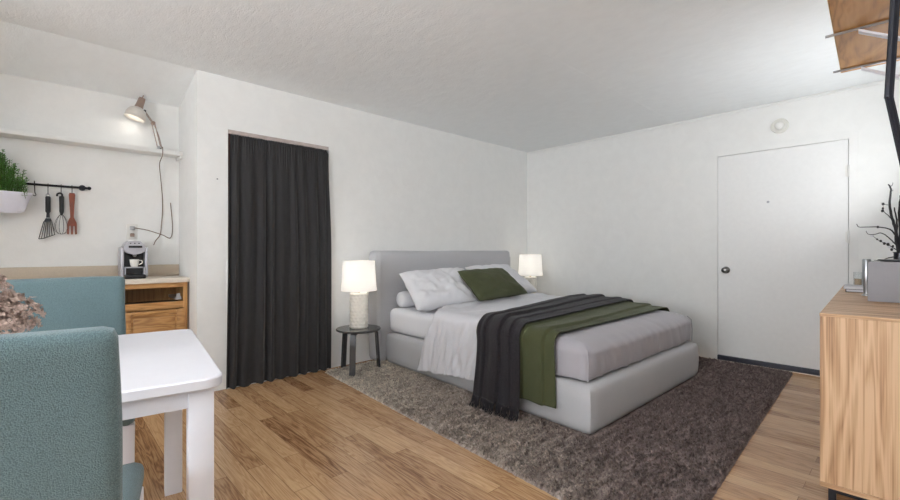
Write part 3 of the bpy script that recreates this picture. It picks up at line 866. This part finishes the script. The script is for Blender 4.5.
MB().tube(bez([(.0, .03, .012), (.012, -.045, .016), (.012, -.080, .012), (.010, -.083, -.05), (.004, .0, -.11), (.022, .062, -.22), (.034, .070, -.36), (.036, .072, -.48), (.028, .072, -.60), (.020, .072, -.68), (-.012, .072, -.735), (-.026, .070, -.77)], 6), .0032, 6).build('power_cord', M['cord'], dl)
ol = thing('wall_outlet', 'white wall outlet above the coffee machine with plugs and a cord', 'outlet', (.496, YK, 1.235))
MB().box(-.036, .036, -.006, -.0005, -.06, .06, .003, 2).build('cover_plate', M['plate'], ol)
MB().box(-.016, .016, -.028, -.006, .012, .042, .004, 2).build('plug', M['steel'], ol)
MB().box(-.014, .014, -.022, -.006, -.042, -.014, .004, 2).build('plug', M['copper'], ol)
MB().tube(bez([(.014, -.018, .03), (.10, -.014, .014), (.2, -.010, -.02), (.262, -.010, -.045), (.275, -.010, 0.06), (.262, -.008, .25)], 6), .003, 6).build('power_cord', M['cord'], ol)

# rail with utensils
rail = thing('utensil_rail', 'black metal hanging rail on the kitchen wall', 'rail', (0, 4.25, 1.553))
MB().tube([(-.95, 0, 0), (.225, 0, 0)], .0085, 12).build('bar', M['black_metal'], rail)
for x in (.19, -.9):
    MB().tube([(x, -.006, 0), (x, .0305, 0)], .020, 20).build('bracket', M['black_metal'], rail)
MB().sphere((.23, 0, 0), .013, 1, 8).build('end_cap', M['black_metal'], rail)
def hook(x, label, lng):
    pts = [(x, 4.25+.004, 1.553+.004)]
    pts = bez([(x, 4.262, 1.553-.002), (x, 4.25, 1.5655), (x, 4.2385, 1.553), (x, 4.240, 1.53), (x, 4.243, 1.553-lng+.012), (x, 4.248, 1.553-lng), (x, 4.253, 1.553-lng+.008)], 5)
    o = MB().tube(pts, .0026, 6).build('utensil_hook', M['black_metal'])
    tag(o, label, 'hook', 'hooks on the rail')
hook(.002, 'black hook on the rail holding the slotted turner', .068)
hook(.072, 'black hook on the rail holding the whisk', .060)
hook(.132, 'black hook on the rail holding the wooden fork', .052)
tu = thing('slotted_turner', 'black slotted turner hanging from the rail, leftmost utensil', 'turner', (.002, 4.247, 1.484))
MB().tube(bez([(-.010, 0, -.012), (-.008, 0, .003), (.0, 0, .008), (.008, 0, .003), (.010, 0, -.012)], 4), .003, 6).build('hanging_loop', M['steel'], tu)
MB().tube([(0, 0, -.010), (0, 0, -.016), (0, 0, -.12), (0, 0, -.130)], [.010, .0145, .0145, .009], 14).build('handle', M['black_plastic'], tu)
mb = MB().tube([(0, 0, -.128), (0, 0, -.165)], [.008, .010], 10)
mb.prism([(-.024, -.196), (.022, -.190), (.014, -.168), (-.012, -.168)], lambda p: Vector((p[0], -.003, p[1])), lambda p: Vector((p[0], .003, p[1])))
for k in range(7):
    t = k/6; mb.tube([(-.022+.042*t, 0, -.192), (-.048+.084*t, -.006, -.318+.030*t)], .0026, 6)
mb.tube([(-.048, -.006, -.318), (-.02, -.008, -.312), (.038, -.006, -.284)], .003, 6)
mb.build('blade', M['black_metal'], tu)
wk = thing('whisk', 'black balloon whisk hanging between the turner and the wooden fork', 'whisk', (.072, 4.247, 1.490))
MB().tube(bez([(-.022, 0, -.012), (-.020, 0, .004), (-.006, 0, .012), (.006, 0, .002), (.004, 0, -.02)], 4), .006, 8).build('hanging_loop', M['black_plastic'], wk)
MB().tube([(0.002, 0, -.008), (.003, 0, -.014), (.003, 0, -.122), (.002, 0, -.15)], [.010, .0145, .013, .006], 14).build('handle', M['black_plastic'], wk)
mb = MB()
for k in range(5):
    a = k*PI/5; pts = []
    for i in range(17):
        t = 2*PI*i/16 ; rr = .038*math.sin(t)*(1-.35*math.cos(t)) ; zz = -.215 + .072*math.cos(t)
        pts.append((.002+rr*math.cos(a), rr*math.sin(a)*.6, zz))
    mb.tube(pts, .0013, 5, cap=False)
mb.build('wires', M['black_metal'], wk)
fk = thing('wooden_fork', 'reddish wooden serving fork hanging rightmost on the rail', 'fork', (.132, 4.248, 1.505))
out = [(-.014, .004), (-.018, -.01), (-.012, -.12), (-.010, -.175), (-.026, -.215), (-.028, -.30), (-.017, -.302), (-.016, -.24), (-.0055, -.24), (-.0055, -.302), (.0055, -.302), (.0055, -.24), (.016, -.24), (.017, -.302), (.028, -.30), (.026, -.215), (.010, -.175), (.012, -.12), (.018, -.01), (.014, .004)]
MB().prism(out, lambda p: Vector((p[0], -.004, p[1])), lambda p: Vector((p[0], .004, p[1]))).build('body', M['rust_wood'], fk, smooth=0)
# planter hanging at the rail end
pl = thing('herb_planter', 'white oval planter with a bushy green herb hanging from the rail', 'planter', (-.328, 4.165, 1.338))
MB().lathe([(.001, .0), (.19, 0), (.212, .012), (.244, .122), (.252, .128), (.252, .142), (.244, .142), (.236, .12), (.2, .05), (.001, .05)], n=64, close=True, sx=1., sy=.30).build('pot', M['planter'], pl)
MB().lathe([(.001, .105), (.228, .105)], n=48, sx=1., sy=.29).build('soil', M['dark_inside'], pl)
MB().tube(bez([(.248, .0, .135), (.262, .02, .128), (.268, .045, .140), (.262, .072, .16), (.26, .085, .232), (.26, .088, .234)], 5), .003, 6).tube(bez([(.26, .072, .2), (.26, .074, .226), (.26, .085, .2315), (.26, .0965, .222)], 4), .003, 6).build('hanger', M['black_metal'], pl)
rnd = random.Random(5); mbs = MB(); mbl = MB()
for s in range(130):
    bx = rnd.uniform(-.22, .232); by = rnd.uniform(-.05, .045)
    ht = (.330 - .17*sm(.06, .22, bx))*rnd.uniform(.72, 1.02)
    if bx > .17: ht = .145*rnd.uniform(.8, 1.15)
    tip = Vector((bx + rnd.gauss(0, .018), by*1.2 + rnd.gauss(0, .012), .105+ht)); bs_ = Vector((bx, by, .10))
    tip.y = min(tip.y, .07)
    mbs.tube([bs_, (bs_+tip)/2 + Vector((rnd.gauss(0, .006), 0, 0)), tip], .0016, 5)
    nl = int(ht/.0105)
    for k in range(nl):
        c = bs_.lerp(tip, .12+.88*k/nl)
        for side_ in range(3):
            a = rnd.random()*2*PI; e = Vector((math.cos(a), math.sin(a), rnd.uniform(.1, .8))).normalized(); L = rnd.uniform(.013, .024)
            g = e.cross(Vector((0, 0, 1))).normalized()*L*.27; nn = e.cross(g).normalized()*L*.12
            vs = [c, c+e*L*.5+g+nn, c+e*L, c+e*L*.5-g+nn]
            for p in vs: p.y = min(p.y, .105)
            mbl.bm.faces.new([mbl.bm.verts.new(p) for p in vs])
mbs.build('stems', M['stem'], pl); mbl.build('foliage', M['leaf'], pl, smooth=0)

# capsule coffee machine
cm = thing('coffee_machine', 'small silver and black capsule coffee machine on the countertop', 'coffee machine', (.482, 4.03, CZ))
MB().box(-.064, .064, .06, .17, .012, .225, .01, 3).build('body', M['black_plastic'], cm)
for s in (-1, 1):
    MB().box(s*.074-.010, s*.074+.010, -.015, .175, .008, .235, .008, 3).build('side_panel', M['silver'], cm)
mb = MB()
prof = [(-.062, .205), (-.066, .225), (-.060, .258), (-.035, .282), (.0, .288), (.035, .282), (.060, .258), (.066, .225), (.062, .205), (.04, .19), (.0, .18), (-.04, .19)]
mb.prism(prof, lambda p: Vector((p[0], -.02, p[1])), lambda p: Vector((p[0], .165, p[1])))
hd = mb.build('head', M['silver'], cm, smooth=40)
MB().box(-.038, .046, -.024, -.0195, .232, .248, .003, 2).build('control_strip', M['black_plastic'], hd)
for k in range(3): MB().sphere((-.026+.026*k, -.02, .266), .005, .8, 5).build('button', M['black_plastic'], hd)
MB().tube([(0, -.01, .18), (0, -.01, .165)], [.014, .008], 12).build('spout', M['steel'], cm)
MB().box(-.066, .066, -.055, .06, .0, .030, .008, 3).build('drip_tray', M['black_plastic'], cm)
mb = MB().box(-.062, -.054, -.02, .06, .030, .088).box(.054, .062, -.02, .06, .030, .088).box(-.062, .062, -.02, .06, .080, .088)
mb.build('cup_stand', M['silver'], cm)
MB().box(-.054, .054, .02, .06, .030, .080).build('capsule_bin', M['black_plastic'], cm)
cup = thing('coffee_cup', 'small white espresso cup under the spout of the coffee machine', 'cup', (.482, 4.035, CZ+.088))
MB().lathe([(.001, .001), (.02, .001), (.026, .018), (.031, .056), (.029, .056), (.023, .02), (.001, .006)], n=28, close=True).build('bowl', M['white_ceramic'], cup)
MB().tube(bez([(.029, 0, .048), (.046, 0, .046), (.048, 0, .028), (.028, 0, .016)], 5), .0038, 8).build('handle', M['white_ceramic'], cup)

# ------------------------------------------------------------------ sideboard on the right
SBL = Vector((2.352, .272, 0))
sb = thing('sideboard', 'pale oak sideboard on black metal legs at the right edge', 'sideboard', SBL, RW)
SL, SD, S0, S1 = 2.03, .425, .108, .826                # length, depth; local x along, y negative to the wall
MB().box(-.001, SL+.001, -SD, .001, S1-.013, S1, .001, 1).build('top_panel', M['oak_pale_x'], sb)
MB().box(0, .022, -SD, 0, S0+.020, S1-.0135, .001, 1).build('side_panel', M['oak_pale_v'], sb)
MB().box(SL-.022, SL, -SD, 0, S0+.020, S1-.0135, .001, 1).build('side_panel', M['oak_pale_v'], sb)
MB().box(-.002, SL, -SD, 0, S0, S0+.019, .001, 1).build('bottom_panel', M['oak_pale_x'], sb)
MB().box(.023, SL-.023, -SD, -SD+.008, S0+.02, S1-.024).build('back_panel', M['oak_pale_v'], sb)
for k in range(3):
    w = (SL-.05)/3; a = .024+k*(w+.001)
    d = MB().box(a+.002, a+w-.002, -.022, -.002, S0+.024, S1-.026, .002, 1).build('door', M['oak_pale_v'], sb)
    MB().box(a+w-.04, a+w-.025, -.002, .012, .5, .62, .003, 2).build('handle', M['black_metal'], d)
for xx in (.02, SL-.045):
    for yy in (-.05, -SD+.025): MB().box(xx, xx+.025, yy, yy+.025, 0, S0-.0005, .002, 1).build('leg', M['black_metal'], sb)
    MB().box(xx+.001, xx+.024, -SD+.05, -.05, S0-.022, S0-.0005).build('leg_brace', M['black_metal'], sb)
def sp_(x, y, z): return Vector((x, y, z))
TZs = S1
o = MB().box(0, .26, -.27, 0, 0, .200, .002, 2)
bx = thing('storage_box', 'plain grey rectangular box standing on the sideboard', 'box', (3.07, .168, TZs), RW)
mb = MB().box(0, .012, -.27, 0, 0, .2, .0015, 2).box(.248, .26, -.27, 0, 0, .2, .0015, 2).box(.0125, .2475, -.012, 0, 0, .2, .0015, 2).box(.0125, .2475, -.27, -.258, 0, .2, .0015, 2)
mb.box(.0125, .2475, -.2575, -.0125, .0, .012)
mb.build('body', M['greybox'], bx)
b1 = thing('book', 'dark spined white book lying under another on the sideboard', 'book', (3.66, .135, TZs), RW, 'books on the sideboard')
def book(par, w, d, h, dark):
    MB().box(0, d, 0, w, 0, .0025).box(0, d, 0, w, h-.0025, h).box(0, d, w-.003, w, .0026, h-.0026).build('cover', M['bookdark'] if dark else M['bookcover'], par)
    MB().box(.003, d-.003, .002, w-.004, .003, h-.003).build('pages', M['paper'], par)
book(b1, .165, .2, .018, True)
b2 = thing('book', 'pale grey book lying on top of the other on the sideboard', 'book', (3.65, .130, TZs+.0185), RW, 'books on the sideboard')
book(b2, .178, .21, .017, False)
cs = thing('candlestick', 'slim silver candlestick beside the grey box on the sideboard', 'candlestick', (3.42, .192, TZs))
MB().lathe([(.001, 0), (.022, 0), (.022, .006), (.014, .012), (.014, .05), (.019, .07), (.019, .205), (.016, .210), (.001, .21)], n=24, close=True).build('stem', M['steel'], cs)
for i, (x, y, lb) in enumerate(((3.93, .262, 'clear glass tumbler with amber candle, nearer the door'), (3.93, .212, 'clear glass tumbler with amber candle, beside the silver candlestick'))):
    g = thing('candle_glass', lb + ' on the sideboard', 'candle glass', (x, y, TZs), 0, 'candle glasses on the sideboard')
    MB().lathe([(.001, 0), (.020, 0), (.021, .115), (.0195, .115), (.0185, .006), (.001, .005)], n=24, close=True).build('tumbler', M['glass'], g)
    MB().lathe([(.001, .0065), (.017, .0065), (.0172, .07), (.001, .07)], n=20, close=True).build('candle', M['amber'], g)
# small dark ornament on the box rim: low metal tray
td = thing('ornament_tray', 'low dark silver tray resting on top of the grey box', 'tray', (3.20, .06, TZs+.2005), RW)
MB().lathe([(.001, .001), (.06, .001), (.075, .007), (.078, .012), (.074, .011), (.058, .005), (.001, .004)], n=36, close=True, sx=.8).build('dish', M['steel'], td)
# black branch vase
bv = thing('branch_vase', 'black vase of bare twisted branches with small buds on the sideboard', 'vase', (3.55, .062, TZs))
MB().lathe([(.001, 0), (.045, 0), (.055, .03), (.055, .12), (.035, .175), (.026, .20), (.026, .245), (.031, .25), (.024, .25), (.02, .2), (.001, .16)], n=32, close=True).build('vessel', M['gloss_black'], bv)
def wp(y, z, dx=0): return Vector((dx, y-.062, z-TZs))
BR = [ # world y,z in the plane of the vase
 ([(.062, 1.03), (.070, 1.12), (.082, 1.22), (.098, 1.30), (.103, 1.36), (.098, 1.42), (.101, 1.45), (.108, 1.466)], .0085, 0),
 ([(.101, 1.45), (.092, 1.462), (.090, 1.475)], .002, 0),
 ([(.098, 1.42), (.088, 1.432)], .0018, 0),
 ([(.074, 1.16), (.10, 1.205), (.15, 1.222), (.195, 1.224), (.234, 1.226), (.245, 1.245)], .0042, .02),
 ([(.068, 1.10), (.10, 1.15), (.135, 1.185), (.165, 1.178), (.190, 1.180), (.198, 1.20)], .0034, -.03),
 ([(.066, 1.08), (.11, 1.118), (.15, 1.145), (.172, 1.168)], .0028, .04),
 ([(.064, 1.05), (.10, 1.045), (.135, 1.03), (.165, 1.028)], .0034, -.04),
 ([(.090, 1.26), (.112, 1.29), (.128, 1.315), (.131, 1.35)], .0026, .03),
 ([(.103, 1.345), (.125, 1.352), (.138, 1.362)], .0018, .0),
 ([(.066, 1.05), (.060, 1.2), (.066, 1.30), (.060, 1.40)], .010, .02),
 ([(.060, 1.05), (.040, 1.2), (.02, 1.33), (.025, 1.45), (.01, 1.52)], .006, .0),
 ([(.058, 1.05), (.01, 1.15), (-.05, 1.24), (-.09, 1.30)], .005, .03),
 ([(.060, 1.05), (.02, 1.10), (-.04, 1.13), (-.10, 1.19)], .004, -.02),
 ([(.066, 1.06), (.078, 1.15), (.074, 1.24), (.084, 1.33)], .008, -.02)]
mbt = MB()
for pts, r, dx in BR:
    P3 = [wp(y, z, dx*min(1, i/2)) for i, (y, z) in enumerate(pts)]
    P3 = bez(P3, 5); P3 = [p + Vector((nz(p.y*40, p.z*40)*.003, nz(p.z*50, p.y*50, 2)*.003, 0)) for p in P3]
    n = len(P3); mbt.tube(P3, [max(.001, r*(1-.65*i/(n-1))) for i in range(n)], 7)
for (y, z, s) in ((.152, 1.222, .008), (.13, 1.355, .009), (.131, 1.33, .007), (.133, 1.315, .009), (.14, 1.14, .008), (.125, 1.125, .009), (.155, 1.15, .006), (.11, 1.12, .010), (.095, 1.09, .009), (.09, 1.11, .007), (.02, 1.35, .009), (-.05, 1.24, .009)):
    MB().sphere(wp(y, z, .01), s*.75, 1.25, 5).build('bud', M['twig'], bv)
mbt.build('branch', M['twig'], bv)
for (y, z) in ((.176, 1.172), (.11, 1.128), (.104, 1.105)): MB().sphere(wp(y, z, .02), .008, 1., 5).build('blossom', M['paper'], bv)

# plywood shelf on brackets, upper right
shx = thing('plywood_shelf', 'amber plywood shelf on metal brackets high at the upper right corner', 'shelf', (3.0, .262, 2.0), RW)
LSH = .98; DSH = .26 - wy(3.0) - .001
MB().box(-LSH, 0, -DSH, 0, .0, .018, .001, 1).build('board', M['ply'], shx)
MB().box(-LSH, .0015, .0005, .002, .0, .018).build('edge_band', M['ply_edge'], shx)
for x in (-.572, -.062):
    br = MB().tube([(x, .028, -.006), (x, -DSH+.0, -.006)], .0055, 10).build('bracket', M['steel'], shx)
    mb = MB()
    for (a, b) in (((-.075, -.012), (-.205, -.09)), ((-.205, -.09), (-.33, -.012))):
        mb.prism([a, b, (b[0], b[1]-.010), (a[0], a[1]-.010)], lambda p: Vector((x-.016, p[0], p[1])), lambda p: Vector((x+.016, p[0], p[1])))
    mb.build('brace', M['white_paint'], br)

# black bent pole from the ceiling
bp = thing('hanging_pole', 'black bent metal pole hanging down along the right edge of the picture', 'pole', (1.72, .04, H))
E0 = Vector((1.745, .010, H)); E1 = Vector((1.706, .051, 1.512)); E2 = Vector((1.760, .003, 1.20))
o0 = Vector((1.72, .04, H))
MB().lathe([(.001, 0), (.05, 0), (.05, -.012), (.018, -.02), (.001, -.02)], c=E0-o0, n=28, close=True).build('ceiling_plate', M['gloss_black'], bp)
MB().tube([E0-o0-Vector((0, 0, .01)), E1-o0], [.0125, .0100], 10).build('upper_tube', M['gloss_black'], bp)
MB().tube([E1-o0, E2-o0], [.0095, .0095], 10).build('lower_tube', M['gloss_black'], bp)
MB().sphere(E1-o0, .0101, 1, 8).build('elbow', M['gloss_black'], bp)

# ------------------------------------------------------------------ lights
def area(name, loc, rot, sx, sy, e, c=(1, 1, 1)):
    l = bpy.data.lights.new(name, 'AREA'); l.shape = 'RECTANGLE'; l.size = sx; l.size_y = sy; l.energy = e; l.color = c
    o = bpy.data.objects.new(name, l); COL.objects.link(o); o.location = loc; o.rotation_euler = rot; return o
for i, (a, b) in enumerate(WIN):
    area('window_daylight', (XL+.02, (a+b)/2, (WZ0+WZ1)/2), (0, -PI/2-.75, 0), WZ1-WZ0-.1, b-a-.1, 104, (.93, .96, 1.0))  # added area light inside the opening, tilted up to brighten the ceiling
area('window_daylight', (3.9, wy(3.9)-.01, (FZ0+FZ1)/2), (PI/2+.75, 0, RW), FX1-FX0-.1, FZ1-FZ0-.1, 15.5, (.96, .98, 1.0))  # added light, tilted up towards the far ceiling
cl = thing('pendant_light', 'round white globe pendant light over the dining side, out of the picture', 'pendant light', (.35, .75, H))  # fill lamp added outside the view, for ceiling and near side
MB().lathe([(.001, -.001), (.06, -.001), (.06, -.02), (.001, -.025)], n=32, close=True).build('canopy', M['trimw'], cl)
MB().tube([(0, 0, -.02), (0, 0, -.30)], .004, 8).build('cord', M['black_plastic'], cl)
MB().sphere((0, 0, -.43), .13, 1, 14).build('globe', M['diffuser'], cl)
def point(name, loc, e, r, c=(1, .93, .84)):
    l = bpy.data.lights.new(name, 'POINT'); l.energy = e; l.shadow_soft_size = r; l.color = c
    o = bpy.data.objects.new(name, l); COL.objects.link(o); o.location = loc
point('bedside_bulb', (2.045, 3.40, .392+.45), 7., .03)
point('bedside_bulb', (4.58, 3.40, .428+.45), 5.5, .03)
lw = Vector((.665, 4.20, SZ)) + (rotm @ Vector((0, 0, .165)))
sl = bpy.data.lights.new('clamp_bulb', 'SPOT'); sl.energy = .4; sl.spot_size = math.radians(165); sl.spot_blend = 1; sl.shadow_soft_size = .03; sl.color = (1, .98, .96)
so = bpy.data.objects.new('clamp_bulb', sl); COL.objects.link(so); so.location = lw
so.rotation_euler = (ax).to_track_quat('-Z', 'Y').to_euler()

w = bpy.data.worlds.new('World'); SC.world = w; w.use_nodes = True
nt = w.node_tree; bg = nt.nodes['Background']
sky = nt.nodes.new('ShaderNodeTexSky'); sky.sky_type = 'HOSEK_WILKIE'; sky.turbidity = 6
nt.links.new(sky.outputs[0], bg.inputs[0]); bg.inputs[1].default_value = .6

# ------------------------------------------------------------------ camera
cam = bpy.data.cameras.new('camera'); co = bpy.data.objects.new('camera', cam); COL.objects.link(co)
cam.sensor_width = 36; cam.lens = 36*433/900; cam.clip_start = .02
co.location = (0, 0, 1.0875); co.rotation_euler = (PI/2, 0, math.radians(47.1-90))
SC.camera = co
vs = SC.view_settings
vs.view_transform = 'Standard'; vs.look = 'None'; vs.gamma = 1; vs.use_curve_mapping = False; vs.exposure = 0.1
SC.cycles.max_bounces = 10; SC.cycles.diffuse_bounces = 6
SC.cycles.use_denoising = True
